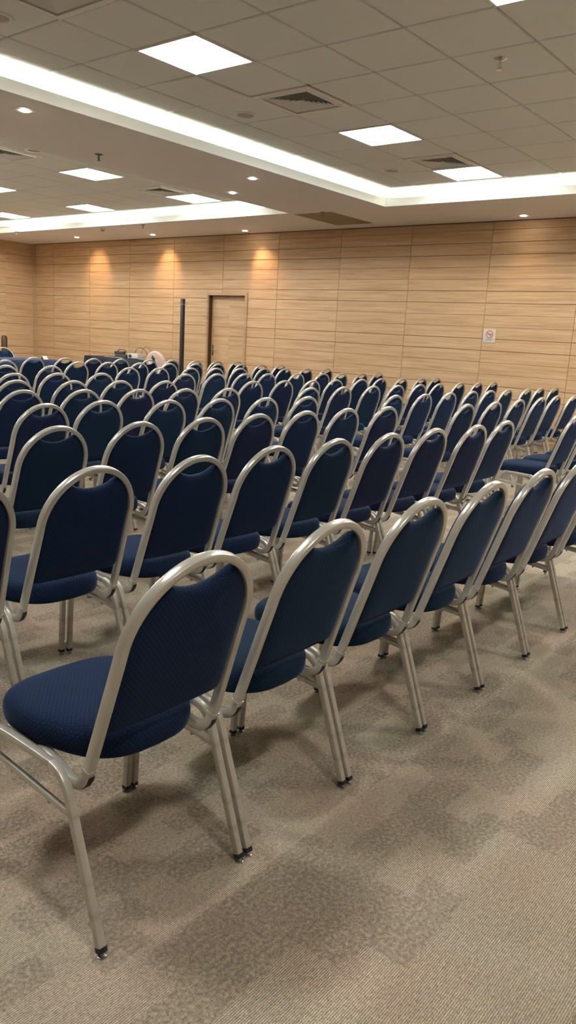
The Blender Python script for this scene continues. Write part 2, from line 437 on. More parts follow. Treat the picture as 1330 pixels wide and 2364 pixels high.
ROWS = [
  ([(1.133, 1.173), (1.603, 1.173), (2.072, 1.173), (2.539, 1.173), (3.006, 1.173), (3.473, 1.173), (3.941, 1.173), (4.412, 1.173)],
   []),
  ([(1.129, 2.143), (1.595, 2.143), (2.059, 2.13), (2.523, 2.153), (2.988, 2.159), (3.452, 2.153), (3.917, 2.148), (4.381, 2.118), (4.86, 2.145)],
   [(6.087, 2.099), (6.586, 2.099), (7.086, 2.099)]),
  ([(1.647, 3.093), (2.112, 3.093), (2.577, 3.072), (3.041, 3.078), (3.505, 3.1), (3.97, 3.105), (4.439, 3.108), (4.903, 3.073)],
   [(5.926, 2.95), (6.536, 2.982), (7.158, 3.022), (7.784, 3.056), (8.382, 3.118), (8.937, 3.118)]),
  ([(2.196, 4.001), (2.661, 4.001), (3.125, 4.071), (3.59, 3.971), (4.054, 3.944), (4.518, 3.912), (4.983, 3.873)],
   [(6.102, 3.739), (6.628, 3.736), (7.209, 3.775), (7.791, 3.811), (8.263, 3.825), (8.824, 3.866), (9.386, 3.856), (9.947, 3.908), (10.415, 3.894)]),
  ([(3.074, 4.871), (3.539, 4.82), (4.003, 4.76), (4.467, 4.729), (4.932, 4.69)],
   [(5.973, 4.6), (6.511, 4.598), (7.1, 4.624), (7.628, 4.64), (8.209, 4.688), (8.723, 4.714), (9.381, 4.763), (9.926, 4.768), (10.464, 4.793)]),
  ([(3.561, 5.725), (4.025, 5.612), (4.49, 5.578), (4.954, 5.503)],
   [(6.031, 5.381), (6.569, 5.408), (7.034, 5.385), (7.598, 5.467), (8.187, 5.498), (8.737, 5.563), (9.27, 5.567), (9.808, 5.569), (10.326, 5.619)]),
  ([(4.031, 6.503), (4.503, 6.522), (5.024, 6.524)],
   [(6.064, 6.401), (6.597, 6.437), (7.064, 6.429), (7.528, 6.455), (8.148, 6.481), (8.712, 6.479), (9.212, 6.522), (9.697, 6.499), (10.296, 6.598)]),
  ([(4.678, 7.689), (5.236, 7.685)],
   [(6.178, 7.479), (6.642, 7.464), (7.206, 7.493), (7.67, 7.492), (8.172, 7.514), (8.698, 7.519), (9.208, 7.548), (9.735, 7.554), (10.287, 7.568)]),
  ([(5.337, 8.77)],
   [(6.229, 8.558), (6.74, 8.59), (7.251, 8.555), (7.765, 8.511), (8.277, 8.508), (8.761, 8.51), (9.298, 8.519), (9.762, 8.499), (10.255, 8.506)]),
  ([],
   [(6.267, 9.583), (6.753, 9.56), (7.232, 9.544), (7.732, 9.543), (8.23, 9.474), (8.695, 9.469), (9.189, 9.43), (9.681, 9.425), (10.176, 9.415)]),
]
# ------------------------------------------------------------------ chairs in the room
ORD = ['nearest', 'second', 'third', 'fourth', 'fifth', 'sixth', 'seventh', 'eighth', 'ninth', 'tenth', 'eleventh']
PROTO = [None, None, None]
rnd = random.Random(11)
def row_name(r):
    return 'nearest row' if r == 0 else ORD[r]+' row'
for r, (L, Rr) in enumerate(ROWS):
    for bi, blk in enumerate((L, Rr)):
        n = len(blk)
        for i, (x, y) in enumerate(blk):
            if r == 0:
                pos = 'leftmost' if i == 0 else ORD[i] + ' from the left'
                lab = 'blue chair with champagne tube frame, %s in the row nearest the camera' % pos
                if i == 0: lab = 'blue chair with its whole seat and legs in view, leftmost in the nearest row'
            elif bi == 0:
                k = n-1-i; pos = 'on the aisle end' if k == 0 else ORD[k] + ' from the aisle'
                lab = 'blue chair left of the aisle, %s, %s from the camera' % (pos, row_name(r))
            else:
                k = i; pos = 'on the aisle end' if k == 0 else ('against the wood wall' if (k == n-1 and n == 9) else ORD[k] + ' from the aisle')
                lab = 'blue chair right of the aisle, %s, %s from the camera' % (pos, row_name(r))
            grp = 'blue banquet chairs set out in rows'
            v = rnd.choice((0, 0, 1, 1, 2)) if r else (0, 1, 1, 1, 0, 2, 0, 0)[i]
            rz = math.radians(rnd.uniform(-.5, .5))
            if r == 0: rz = math.radians((-.5, .3, -.3, .4, 0, 0, 0, 0)[i])
            if PROTO[v] is None: PROTO[v] = make_chair(FAB[v], lab, (x, y, 0), rz, grp)
            else: dup(PROTO[v], (x, y, 0), rz, lab, group=grp)

# ------------------------------------------------------------------ room shell
XW, YF, ZS, ZC_ = 10.895, 16.49, 3.102, 3.296
X0, Y0 = -3.6, -4.6
struct(box_obj('floor', (X0, XW+.5, Y0, YF+.2, -.05, 0), M['carpet']))
def cut(a0, a1, holes, axis_rng):
    return a0, a1
def panel_wall(name, place, u0, u1, joints, holes, mat):
    """slatted wood wall; place(u, d, z) -> xyz, d = distance in front of the backing"""
    bm = bmesh.new()
    def pbox(ua, ub, za, zb, d):
        if ub-ua < .004 or zb-za < .004: return
        c = .0028
        # slab with chamfered front edge
        v = [bm.verts.new(place(*q)) for q in ((ua,0,za),(ub,0,za),(ub,0,zb),(ua,0,zb),(ua,d-c,za),(ub,d-c,za),(ub,d-c,zb),(ua,d-c,zb),(ua+c,d,za+c),(ub-c,d,za+c),(ub-c,d,zb-c),(ua+c,d,zb-c))]
        for q in ((4,5,9,8),(5,6,10,9),(6,7,11,10),(7,4,8,11),(8,9,10,11),(0,1,5,4),(1,2,6,5),(2,3,7,6),(3,0,4,7)): bm.faces.new([v[i] for i in q])
    us = sorted([u0, u1] + [j for j in joints if u0 < j < u1])
    zs = []; z = 2.815 - 17*.168
    rows_ = []
    k = 0
    lo = 0.0
    edges = sorted(2.815 + .168*i for i in range(-17, 2))
    edges = [0.0] + [e for e in edges if .03 < e < ZS-.02] + [ZS+.02]
    for ua, ub in zip(us, us[1:]):
        for za, zb in zip(edges, edges[1:]):
            def gap(zv):
                if zv in (edges[0], edges[-1]): return 0
                i = round((2.815 - zv)/.168)
                return .0030 if i % 4 in (0, 1) else .0013
            ga, gb = gap(za), gap(zb); gu = .0022
            segs = [(ua+gu, ub-gu, za+ga, zb-gb)]
            for h in holes:
                ns = []
                for a, b, c, d in segs:
                    if b <= h[0] or a >= h[1] or d <= h[2] or c >= h[3]: ns.append((a, b, c, d)); continue
                    if a < h[0]: ns.append((a, h[0], c, d))
                    if b > h[1]: ns.append((h[1], b, c, d))
                    a2, b2 = max(a, h[0]), min(b, h[1])
                    if c < h[2]: ns.append((a2, b2, c, h[2]))
                    if d > h[3]: ns.append((a2, b2, h[3], d))
                segs = ns
            for s_ in segs: pbox(*s_, .012)
    o = struct(finish(name, bm, mat, smooth=0))
    return o
DY0, DY1, DZ = 9.884, 10.819, 2.03          # door opening
JO = [5.19 + 1.3196*k for k in range(-8, 9)]
panel_wall('wall_back', lambda u, d, z: (XW+.012-d, u, z), Y0, YF, JO, [(DY0-.06, DY1+.035, -1, DZ+.045)], M['wood'])
bm = bmesh.new()                             # dark backing with the door opening
for q in ((Y0, DY0-.02, 0, ZS+.3), (DY1+.02, YF, 0, ZS+.3), (DY0-.02, DY1+.02, DZ+.02, ZS+.3)):
    box(bm, XW+.012, XW+.08, q[0], q[1], q[2], q[3])
struct(finish('wall_back_core', bm, M['wood_dark'], smooth=0))
panel_wall('wall_front', lambda u, d, z: (u, YF+.012-d, z), X0, XW, [8.62-1.3196*k for k in range(0, 9)], [], M['wood'])
struct(box_obj('wall_front_core', (X0, XW+.08, YF+.012, YF+.08, 0, ZS+.3), M['wood_dark']))
struct(box_obj('wall_near', (X0-.08, X0, Y0-.08, YF+.08, 0, ZS+.3), plain('near_wall_oak', (.30, .19, .10), .6)))
struct(box_obj('wall_right', (X0-.08, XW+.08, Y0-.08, Y0, 0, ZS+.3), bpy.data.materials['near_wall_oak']))
struct(box_obj('baseboard_back', (XW-.012, XW, DY1+.05, YF-.012, 0, .08), M['wood_frame']))
struct(box_obj('baseboard_back', (XW-.012, XW, Y0, DY0-.09, 0, .08), M['wood_frame']))
struct(box_obj('baseboard_front', (X0, XW-.02, YF-.012, YF, 0, .08), M['wood_frame']))
struct(box_obj('trim_1', (XW-.05, XW+.0, YF-.06, YF+.0, 0, ZS), M['wood_frame'], bev=.004))
struct(box_obj('trim_2', (XW-.022, XW+.0, Y0, YF, ZS-.012, ZS+.0), plain('shadow_gap_trim', (.16, .10, .07), .7)))

# ceiling: tile field above two trays, painted soffit around them
GX, GY, T = 4.695, 4.249, .625
TR1 = (X0+.75, 9.33, -3.75, 6.03)
TR2 = (X0+.75, 9.33, 7.68, 15.45)
bmt = bmesh.new(); bmb = bmesh.new()
def tile(ax, bx, ay, by, tilt=0):
    g = .0085; c = .006; z = ZC_
    v = [bmt.verts.new(q) for q in ((ax+g, ay+g, z+.02), (bx-g, ay+g, z+.02), (bx-g, by-g, z+.02), (ax+g, by-g, z+.02),
         (ax+g, ay+g, z+c-tilt), (bx-g, ay+g, z+c-tilt), (bx-g, by-g, z+c), (ax+g, by-g, z+c),
         (ax+g+c, ay+g+c, z-tilt), (bx-g-c, ay+g+c, z-tilt), (bx-g-c, by-g-c, z), (ax+g+c, by-g-c, z))]
    for q in ((4,5,9,8),(5,6,10,9),(6,7,11,10),(7,4,8,11),(8,9,10,11),(0,1,5,4),(1,2,6,5),(2,3,7,6),(3,0,4,7)): bmt.faces.new([v[i] for i in q])
LIGHTS1 = [(i, j) for i in (-1, 3, 7) for j in (-7, -1, 3, 6)]
VENTS1 = [(-1, -3), (-1, 1), (-1, 5), (3, -3), (3, 5)]
YT = GY + .23*T
LIGHTS2 = [(n, j) for n in (7, 11, 15) for j in (-7, -1, 3, 6)]
VENTS2 = [(7, -3), (7, 1), (7, 5), (11, 1)]
def rect1(i, j): return (GX+j*T, GX+(j+1)*T, GY-(i+1)*T, GY-i*T)     # i counts away from the left tray edge
def rect2(n, j): return (GX+j*T, GX+(j+1)*T, YT+n*T, YT+(n+1)*T)
for i in range(-3, 13):
    for j in range(-13, 8):
        if (i, j) in LIGHTS1 or (i, j) in VENTS1: continue
        a = rect1(i, j)
        if a[0] < X0: a = (X0, *a[1:])
        if a[1] <= X0 + .05 or a[2] < TR1[2]-.3: continue
        tile(*a, tilt=.010 if (i, j) == (-2, 0) else 0)
for n in range(5, 19):
    for j in range(-13, 8):
        if (n, j) in LIGHTS2 or (n, j) in VENTS2: continue
        a = rect2(n, j)
        if a[0] < X0: a = (X0, *a[1:])
        if a[1] <= X0 + .05: continue
        tile(*a)
struct(finish('ceiling', bmt, M['tile'], smooth=0))
def bars(bm, xs, ys, xr, yr):
    for x in xs: box(bm, x-.012, x+.012, yr[0], yr[1], ZC_+.017, ZC_+.022)
    for y in ys: box(bm, xr[0], xr[1], y-.012, y+.012, ZC_+.0165, ZC_+.0215)
xs = [GX+j*T for j in range(-13, 9)]
bars(bmb, xs, [GY-i*T for i in range(-3, 14)], (X0, GX+8*T), (GY-13*T, GY+3*T))
bars(bmb, xs, [YT+n*T for n in range(5, 20)], (X0, GX+8*T), (YT+5*T, YT+19*T))
struct(finish('trim_3', bmb, M['tbar'], smooth=0))
bm = bmesh.new(); box(bm, X0, XW+.08, Y0, YF+.08, ZC_+.10, ZC_+.13)       # slab above the tiles, holes are not needed: fixtures are shallow
# white plaster margins over the coves
m_ = bmesh.new()
xe = GX+8*T
for q in ((xe, XW, Y0, YF), (X0, xe, GY+3*T, YT+5*T), (X0, xe, YT+19*T, YF), (X0, xe, Y0, max(Y0+.01, TR1[2]-.28))):
    box(m_, q[0], q[1], q[2], q[3], ZC_, ZC_+.010)
struct(finish('ceiling_slab', bm, M['white'], smooth=0)); struct(finish('ceiling_margin', m_, M['white'], smooth=0))
bm = bmesh.new()                                                            # soffit board
t_ = .012
for q in ((TR1[1], XW, Y0, YF), (X0, TR1[0], Y0, YF), (TR1[0], TR1[1], Y0, TR1[2]), (TR1[0], TR1[1], TR1[3], TR2[2]), (TR1[0], TR1[1], TR2[3], YF)):
    box(bm, q[0], q[1], q[2], q[3], ZS, ZS+t_)
struct(finish('ceiling_soffit', bm, M['soffit'], smooth=0))
for k, tr in enumerate((TR1, TR2)):
    bm = bmesh.new(); w = .014; zt = ZS+.095; tr = (tr[0]+.001, tr[1]-.001, tr[2]+.001, tr[3]-.001)
    box(bm, tr[0]-w, tr[1]+w, tr[3], tr[3]+w, ZS-.0012, zt); box(bm, tr[0]-w, tr[1]+w, tr[2]-w, tr[2], ZS-.0012, zt)
    box(bm, tr[1], tr[1]+w, tr[2], tr[3], ZS-.0012, zt); box(bm, tr[0]-w, tr[0], tr[2], tr[3], ZS-.0012, zt)
    struct(finish('trim_%d' % (4+k), bm, M['white'], smooth=0))

# ------------------------------------------------------------------ lamps
E_PANEL, E_TUBE, E_COVE, E_SPOT = 5.0, 190.0, 46.0, 30.0
WARM, COOL, NEUT = (1.0, .93, .85), (.86, .95, 1.0), (1.0, .97, .92)
def lamp_mat(name, col, s):
    return plain(name, (.8, .8, .8), .5, emis=col, es=s)
MP = [(lamp_mat(n_+'_tray', c_, E_PANEL), lamp_mat(n_+'_tube', c_, E_TUBE)) for n_, c_ in (('warm', WARM), ('cool', COOL), ('neutral', NEUT))]
M_COVE = lamp_mat('cove_tube_glow', (.96, 1.0, .87), E_COVE)
M_SPOT = lamp_mat('halogen_glow', (1, .86, .70), 40)
def ceiling_light(rect, lab, mat, grp):
    cx, cy = (rect[0]+rect[1])/2, (rect[2]+rect[3])/2; h = T/2-.006
    t = thing('ceiling_light', lab, 'ceiling light', (cx, cy, ZC_), 0, grp)
    bm = bmesh.new()
    for q in ((-h, h, h-.016, h), (-h, h, -h, -h+.016), (-h, -h+.016, -h+.016, h-.016), (h-.016, h, -h+.016, h-.016)): box(bm, *q, -.006, .010)
    finish('frame', bm, M['alu'], t, smooth=0)
    bm = bmesh.new(); k = h-.016; kb = k-.05        # reflector tray with sloped sides, bounced tube light put in as emission
    v = [[bm.verts.new((sx*q, sy*q, z)) for sx, sy in ((-1,-1),(1,-1),(1,1),(-1,1))] for q, z in ((k, .004), (kb, .070))]
    for e in range(4): bm.faces.new((v[0][e], v[1][e], v[1][(e+1) % 4], v[0][(e+1) % 4]))
    bm.faces.new(v[1][::-1])
    finish('glow_reflector', bm, mat[0], t, smooth=0)
    bm = bmesh.new(); box(bm, -h-.004, h+.004, -h-.004, h+.004, .074, .080)  # unseen box added over the tray to stop light leaking upward
    for q in ((-h-.004, h+.004, h-.004, h+.004), (-h-.004, h+.004, -h-.004, -h+.004), (-h-.004, -h+.004, -h+.004, h-.004), (h-.004, h+.004, -h+.004, h-.004)): box(bm, *q, .011, .074)
    finish('leak_shield', bm, M['grille'], t, smooth=0)
    for s_ in (-1, 1):
        bm = bmesh.new(); sweep(bm, [(-.15, s_*.045, .036), (.15, s_*.045, .036)], (0, 1, 0), rrect(.034, .034, .0165, 4)); finish('lamp_tube', bm, mat[1], t)
    return t
L1 = {(-1, -1): ('large warm white ceiling light panel at upper left of the near tray', 0), (-1, 3): ('bluish white square ceiling light panel beyond the air vent in the near tray', 1),
      (-1, 6): ('warm white ceiling light panel beside the far vent near the cove corner', 2), (3, -1): ('warm ceiling light panel cut by the top right edge of the photo', 0)}
for (i, j) in LIGHTS1:
    lab, k = L1.get((i, j), ('assumed square ceiling light panel of the near tray outside the photo', (i+j) % 3))  # panels out of view are assumed, set by brightness and shadow directions
    ceiling_light(rect1(i, j), lab, MP[k], None if (i, j) in L1 else 'assumed near tray light panels out of the picture')
L2 = {(7, 3): ('warm white light panel in the far tray next to the beam', 0), (7, 6): ('yellowish light panel in the far tray beside the vent and cove', 0),
      (11, 6): ('bluish light panel in the far tray close to the glowing cove', 1), (11, 3): ('light panel at left photo edge, upper one in the far tray', 1), (15, 6): ('light panel at left photo edge, lower one above the far cove', 2)}
for (n, j) in LIGHTS2:
    lab, k = L2.get((n, j), ('assumed square ceiling light panel of the far tray outside the photo', (n+j) % 3))  # unseen far panels are assumed, chosen for the overall brightness
    ceiling_light(rect2(n, j), lab, MP[k], None if (n, j) in L2 else 'assumed far tray light panels out of the picture')
def cove(name, lab, a, b, horiz_x):
    t = thing(name, lab, 'cove light', ((a[0]+b[0])/2, (a[1]+b[1])/2, ZS+t_))
    L = ((a[0]-b[0])**2+(a[1]-b[1])**2)**.5/2
    bm = bmesh.new(); bb = bmesh.new()
    w = .012
    if horiz_x: box(bm, -L, L, -w, w, .022, .046); box(bb, -L, L, -.02, .02, 0, .018)
    else: box(bm, -w, w, -L, L, .022, .046); box(bb, -.02, .02, -L, L, 0, .018)
    finish('lamp_tube', bm, M_COVE, t); finish('batten', bb, M['white'], t)
d = .085
cove('cove_light', 'glowing cove strip along the beam side of the near tray', (TR1[0], TR1[3]+d), (TR1[1], TR1[3]+d), True)
cove('cove_light', 'glowing cove strip along the wood wall side of the near tray', (TR1[1]+d, TR1[2]), (TR1[1]+d, TR1[3]+.05), False)
cove('cove_light', 'unseen cove strip added for brightness on the right side of the near tray', (TR1[0], TR1[2]-d), (TR1[1], TR1[2]-d), True)  # unseen strip, added to brighten the room
cove('cove_light', 'glowing cove strip along the wood wall side of the far tray', (TR2[1]+d, TR2[2]), (TR2[1]+d, TR2[3]), False)
cove('cove_light', 'unseen cove strip assumed at the far left end of the far tray', (TR2[0], TR2[3]+d), (TR2[1], TR2[3]+d), True)  # out of view, assumed on this side for the light level

def downlight(x, y, lab, grp=None, power=0, col=(1, .60, .32), aim=None):
    t = thing('downlight', lab, 'downlight', (x, y, ZS), 0, grp)
    bm = bmesh.new(); h, r, n = .088, .050, 24
    sq = []; ci = []; ce = []
    for k in range(n):
        a = 2*PI*(k+.5)/n; c, s = math.cos(a), math.sin(a); q = max(abs(c), abs(s))
        sq.append(bm.verts.new((h*c/q, h*s/q, -.004))); ci.append(bm.verts.new((r*c, r*s, -.006))); ce.append(bm.verts.new((h*c/q, h*s/q, 0)))
    for k in range(n):
        m2 = (k+1) % n; bm.faces.new((sq[k], sq[m2], ci[m2], ci[k])); bm.faces.new((ce[k], ce[m2], sq[m2], sq[k]))
    finish('trim_plate', bm, M['alu'], t, smooth=0)
    bm = bmesh.new(); lathe(bm, [(.046, -.005), (.040, -.011), (.022, -.015), (.002, -.016)], n=20)
    finish('lamp', bm, M_SPOT, t)
    if power:
        ld = bpy.data.lights.new('downlight_beam', 'SPOT'); ld.energy = power; ld.color = col
        ld.spot_size = math.radians(70 if aim else 96); ld.spot_blend = 1.0 if aim else .85; ld.shadow_soft_size = .035
        lo = bpy.data.objects.new('downlight_beam', ld); COL.objects.link(lo); lo.parent = t; lo.location = (0, 0, -.03)
        if aim:
            d_ = Vector((aim[0]-x, aim[1]-y, aim[2]-ZS)); lo.rotation_euler = d_.to_track_quat('-Z', 'Y').to_euler()
    return t
downlight(4.155, 6.393, 'round downlight at left photo edge on the beam between trays', power=25)
downlight(7.158, 6.461, 'downlight on the beam, upper one of the close pair', power=25)
downlight(7.749, 7.326, 'downlight on the beam, lower one of the close pair', power=25)
wl = ['rightmost downlight above the wood wall over the no smoking sign', None, 'downlight by the wood wall nearest the door, right of two smaller ones',
      'middle of the three downlights above the left part of wood wall', 'leftmost small downlight above the wood wall by the room corner']
for (x, y), lab in zip(((10.55, 4.61), None, (10.56, 9.655), (10.45, 11.911), (10.27, 14.026)) if False else ((10.55, 4.61), (10.56, 2.3), (10.56, 9.655), (10.45, 11.911), (10.27, 14.026)), wl):
    downlight(x, y, lab or 'assumed downlight by the wood wall beyond the right edge of the photo', power=E_SPOT if y > 9 else E_SPOT*.25, aim={9.655: (XW, 9.42, 2.40), 11.911: (XW, 11.94, 2.50), 14.026: (XW, 14.12, 2.50)}.get(y))  # the one past the right edge is unseen and assumed

# ------------------------------------------------------------------ vents, speakers, sprinklers
def vent(rect, lab, grp=None):
    cx, cy = (rect[0]+rect[1])/2, (rect[2]+rect[3])/2; h = T/2-.006
    t = thing('air_vent', lab, 'air vent', (cx, cy, ZC_), 0, grp)
    bm = bmesh.new()
    def ring(a, za, b, zb):
        v = [[bm.verts.new((sx*r, sy*r, z)) for sx, sy in ((-1,-1),(1,-1),(1,1),(-1,1))] for r, z in ((a, za), (b, zb))]
        for k in range(4): bm.faces.new((v[0][k], v[0][(k+1) % 4], v[1][(k+1) % 4], v[1][k]))
    ring(h, .006, h, -.006); ring(h, -.006, h-.05, -.006); ring(h-.05, -.006, h-.056, -.016); ring(h-.056, -.016, h-.068, -.016); ring(h-.068, -.016, h-.072, .030)
    finish('frame', bm, M['alu'], t, smooth=0)
    bm = bmesh.new()
    r = h-.084; k = 0
    while r > .03:                      # concentric sloped blades
        v = [[bm.verts.new((sx*a, sy*a, z)) for sx, sy in ((-1,-1),(1,-1),(1,1),(-1,1))] for a, z in ((r, -.003), (r+.005, -.007), (r-.021, .014), (r-.018, .016))]
        for q in range(len(v)-1):
            for e in range(4): bm.faces.new((v[q][e], v[q][(e+1) % 4], v[q+1][(e+1) % 4], v[q+1][e]))
        r -= .030
    finish('louver', bm, M['louver'], t, smooth=0)
    box_obj('duct_back', (-h+.03, h-.03, -h+.03, h-.03, .030, .034), M['duct'], t)
for q, lab in zip(VENTS1, ('square air vent cut off at the top left corner of the photo', 'square air vent between the two nearest light panels of the near tray', 'small square air vent next to the farthest light panel in near tray')):
    vent(rect1(*q), lab)
for q in VENTS1[3:]: vent(rect1(*q), 'square air vent of the near tray outside the photo', 'near tray vents out of the picture')
vent(rect2(7, 1), 'air vent in the far tray at the left photo edge'); vent(rect2(7, 5), 'air vent in the far tray between two light panels')
vent(rect2(7, -3), 'air vent of the far tray outside the photo', 'far tray vents out of the picture'); vent(rect2(11, 1), 'air vent of the far tray outside the photo', 'far tray vents out of the picture')
def speaker(x, y, lab):
    t = thing('ceiling_speaker', lab, 'speaker', (x, y, ZC_))
    bm = bmesh.new(); n = 32; R = .105
    prof = [(R, 0), (R, -.005), (R-.006, -.013), (R-.022, -.012), (R-.028, -.003)]
    rs = [[bm.verts.new((r*math.cos(2*PI*k/n), r*math.sin(2*PI*k/n), z)) for k in range(n)] for r, z in prof]
    for a, b in zip(rs, rs[1:]):
        for k in range(n): bm.faces.new((a[k], a[(k+1) % n], b[(k+1) % n], b[k]))
    finish('rim', bm, M['alu'], t)
    bm = bmesh.new(); lathe(bm, [(R-.026, -.001), (R-.026, -.0035), (.03, -.006), (.002, -.0065)], n=28); finish('grille', bm, M['grille'], t)
speaker(GX+(1.62)*T, GY+1.63*T, 'round ceiling speaker beside the square vent in the near tray')
speaker(GX+(5.7)*T, GY+1.66*T, 'round ceiling speaker near the far vent of the near tray')
speaker(GX+(-2.42)*T, GY+1.52*T, 'round ceiling speaker cut by the top left photo edge')
speaker(GX+1.56*T, GY+6.9*T, 'round ceiling speaker in the far tray beside the beam')
def sprinkler(x, y, z, mat, lab, s=1.0):
    t = thing('sprinkler', lab, 'sprinkler', (x, y, z)); t.scale = (s, s, s)
    bm = bmesh.new(); lathe(bm, [(.040, 0), (.040, -.003), (.022, -.010), (.012, -.012)], n=20); finish('escutcheon', bm, mat, t)
    bm = bmesh.new(); lathe(bm, [(.008, -.010), (.008, -.022), (.004, -.024), (.004, -.05)], n=10)
    for sx in (-1, 1): sweep(bm, [(0, sx*.008, -.020), (0, sx*.013, -.032), (0, sx*.010, -.046), (0, 0, -.056)], (1, 0, 0), rrect(.005, .003, .001))
    finish('frame', bm, mat, t)
    bm = bmesh.new(); lathe(bm, [(.017, -.056), (.017, -.059), (.002, -.060)], n=16); finish('deflector', bm, mat, t)
sprinkler(GX+1.28*T, GY-2.48*T, ZC_, M['chrome'], 'chrome sprinkler in a ceiling tile at the upper right', 1.25)
sprinkler(5.544, 7.189, ZS, M['grey'], 'dark sprinkler on the beam above the far tray', 1.1)
sprinkler(9.43, 7.136, ZS, M['grey'], 'small sprinkler beside the beige access panel')
sprinkler(9.467, 11.05, ZS, M['grey'], 'small sprinkler under the far soffit, between two downlights')
sprinkler(9.3, 14.67, ZS, M['grey'], 'small sprinkler under the far soffit at far left')
t = thing('smoke_detector', 'small round smoke detector under the far soffit by downlights', 'smoke detector', (9.58, 12.3, ZS))
bm = bmesh.new(); lathe(bm, [(.05, 0), (.05, -.018), (.040, -.026), (.034, -.028)], n=20); finish('base', bm, M['plastic'], t)
bm = bmesh.new(); lathe(bm, [(.033, -.028), (.030, -.042), (.002, -.044)], n=16); finish('sensor', bm, M['grey'], t)
t = thing('access_panel', 'flat beige rectangular access panel in the soffit beside the beam', 'access panel', (9.98, 7.33, ZS))
bm = bmesh.new(); box(bm, -.52, .52, -.32, .32, -.004, 0); finish('panel', bm, M['panel'], t, smooth=0)
bm = bmesh.new()
for q in ((-.535, .535, .32, .335), (-.535, .535, -.335, -.32), (-.535, -.52, -.32, .32), (.52, .535, -.32, .32)): box(bm, *q, -.005, 0)
finish('frame', bm, M['panel'], t, smooth=0)

# ------------------------------------------------------------------ door
fx = XW-.018
bm = bmesh.new()
box(bm, fx, XW+.02, DY0-.06, DY0, 0, DZ+.045); box(bm, fx, XW+.02, DY1, DY1+.035, 0, DZ+.045); box(bm, fx, XW+.02, DY0, DY1, DZ, DZ+.045)
root = struct(finish('door_1', bm, M['wood_frame'], smooth=0))
dx = XW+.105
bm = bmesh.new()
box(bm, XW+.02, dx+.05, DY1, DY1+.02, 0, DZ+.02); box(bm, XW+.02, dx+.05, DY0-.02, DY0, 0, DZ+.02); box(bm, XW+.02, dx+.05, DY0, DY1, DZ, DZ+.02)
o = finish('door_jamb', bm, M['jamb'], root, smooth=0)
bm = bmesh.new()
for q in ((0.01, .62), (.628, .79), (.798, 1.292), (1.30, 1.46), (1.468, 1.955), (1.963, DZ-.004)):
    box(bm, dx, dx+.035, DY0+.003, DY1-.004, q[0], q[1])
box(bm, dx+.008, dx+.036, DY0+.004, DY1-.005, .01, DZ-.005)
leaf = finish('door_leaf', bm, M['wood'], root, smooth=0)
bm = bmesh.new(); box(bm, dx-.006, dx, DY1-.075, DY1-.035, .92, 1.12, bev=.002)
for z in (1.03,): sweep(bm, [(dx-.004, DY1-.055, z), (dx-.05, DY1-.055, z), (dx-.055, DY1-.075, z), (dx-.055, DY1-.17, z)], (0, 0, 1), rrect(.018, .014, .004))
finish('door_handle', bm, M['chrome'], leaf)

# ------------------------------------------------------------------ no smoking sign
t = thing('no_smoking_sign', 'small pale plate with red no smoking symbol on the wood wall', 'sign', (XW-.001, 5.073, 1.516))
bm = bmesh.new(); box(bm, -.008, 0, -.096, .096, -.098, .098, bev=.002); pl = finish('plate', bm, M['plate'], t)
def flat(bm, pts, x): bm.faces.new([bm.verts.new((x, a, b)) for a, b in pts])
def slab(bm, pts, xa, xb):
    f = [bm.verts.new((xa, a, b)) for a, b in pts]; g = [bm.verts.new((xb, a, b)) for a, b in pts]
    bm.faces.new(f); bm.faces.new(g[::-1])
    for k in range(len(pts)): bm.faces.new((f[k], f[(k+1) % len(pts)], g[(k+1) % len(pts)], g[k]))
bm = bmesh.new(); n = 32; r0, r1 = .044, .056; zc = .022
for k in range(n):
    a, b = 2*PI*k/n, 2*PI*(k+1)/n
    slab(bm, [(r0*math.cos(a), zc+r0*math.sin(a)), (r1*math.cos(a), zc+r1*math.sin(a)), (r1*math.cos(b), zc+r1*math.sin(b)), (r0*math.cos(b), zc+r0*math.sin(b))], -.0105, -.008)
slab(bm, [(.034, zc+.026), (.028, zc+.034), (-.034, zc-.026), (-.028, zc-.034)], -.0112, -.008)
finish('red_ring', bm, M['red'], t, smooth=0)
bm = bmesh.new(); slab(bm, [(-.034, zc-.004), (.016, zc-.004), (.016, zc+.005), (-.034, zc+.005)], -.0108, -.008); slab(bm, [(.022, zc-.004), (.032, zc-.004), (.032, zc+.005), (.022, zc+.005)], -.0108, -.008)
finish('cigarette', bm, M['ink'], t, smooth=0)
bm = bmesh.new()
xx = .052
for w in (.012, .010, .004, .012, .009, .011, .010, .012): slab(bm, [(xx, -.052), (xx-w, -.052), (xx-w, -.043), (xx, -.043)], -.0095, -.008); xx -= w+.0035
xx = .044
for w in (.009, .008, .010, .006, .009, .008, .010): slab(bm, [(xx, -.068), (xx-w, -.068), (xx-w, -.062), (xx, -.062)], -.0095, -.008); xx -= w+.0035
finish('small_print', bm, M['grey'], t, smooth=0)

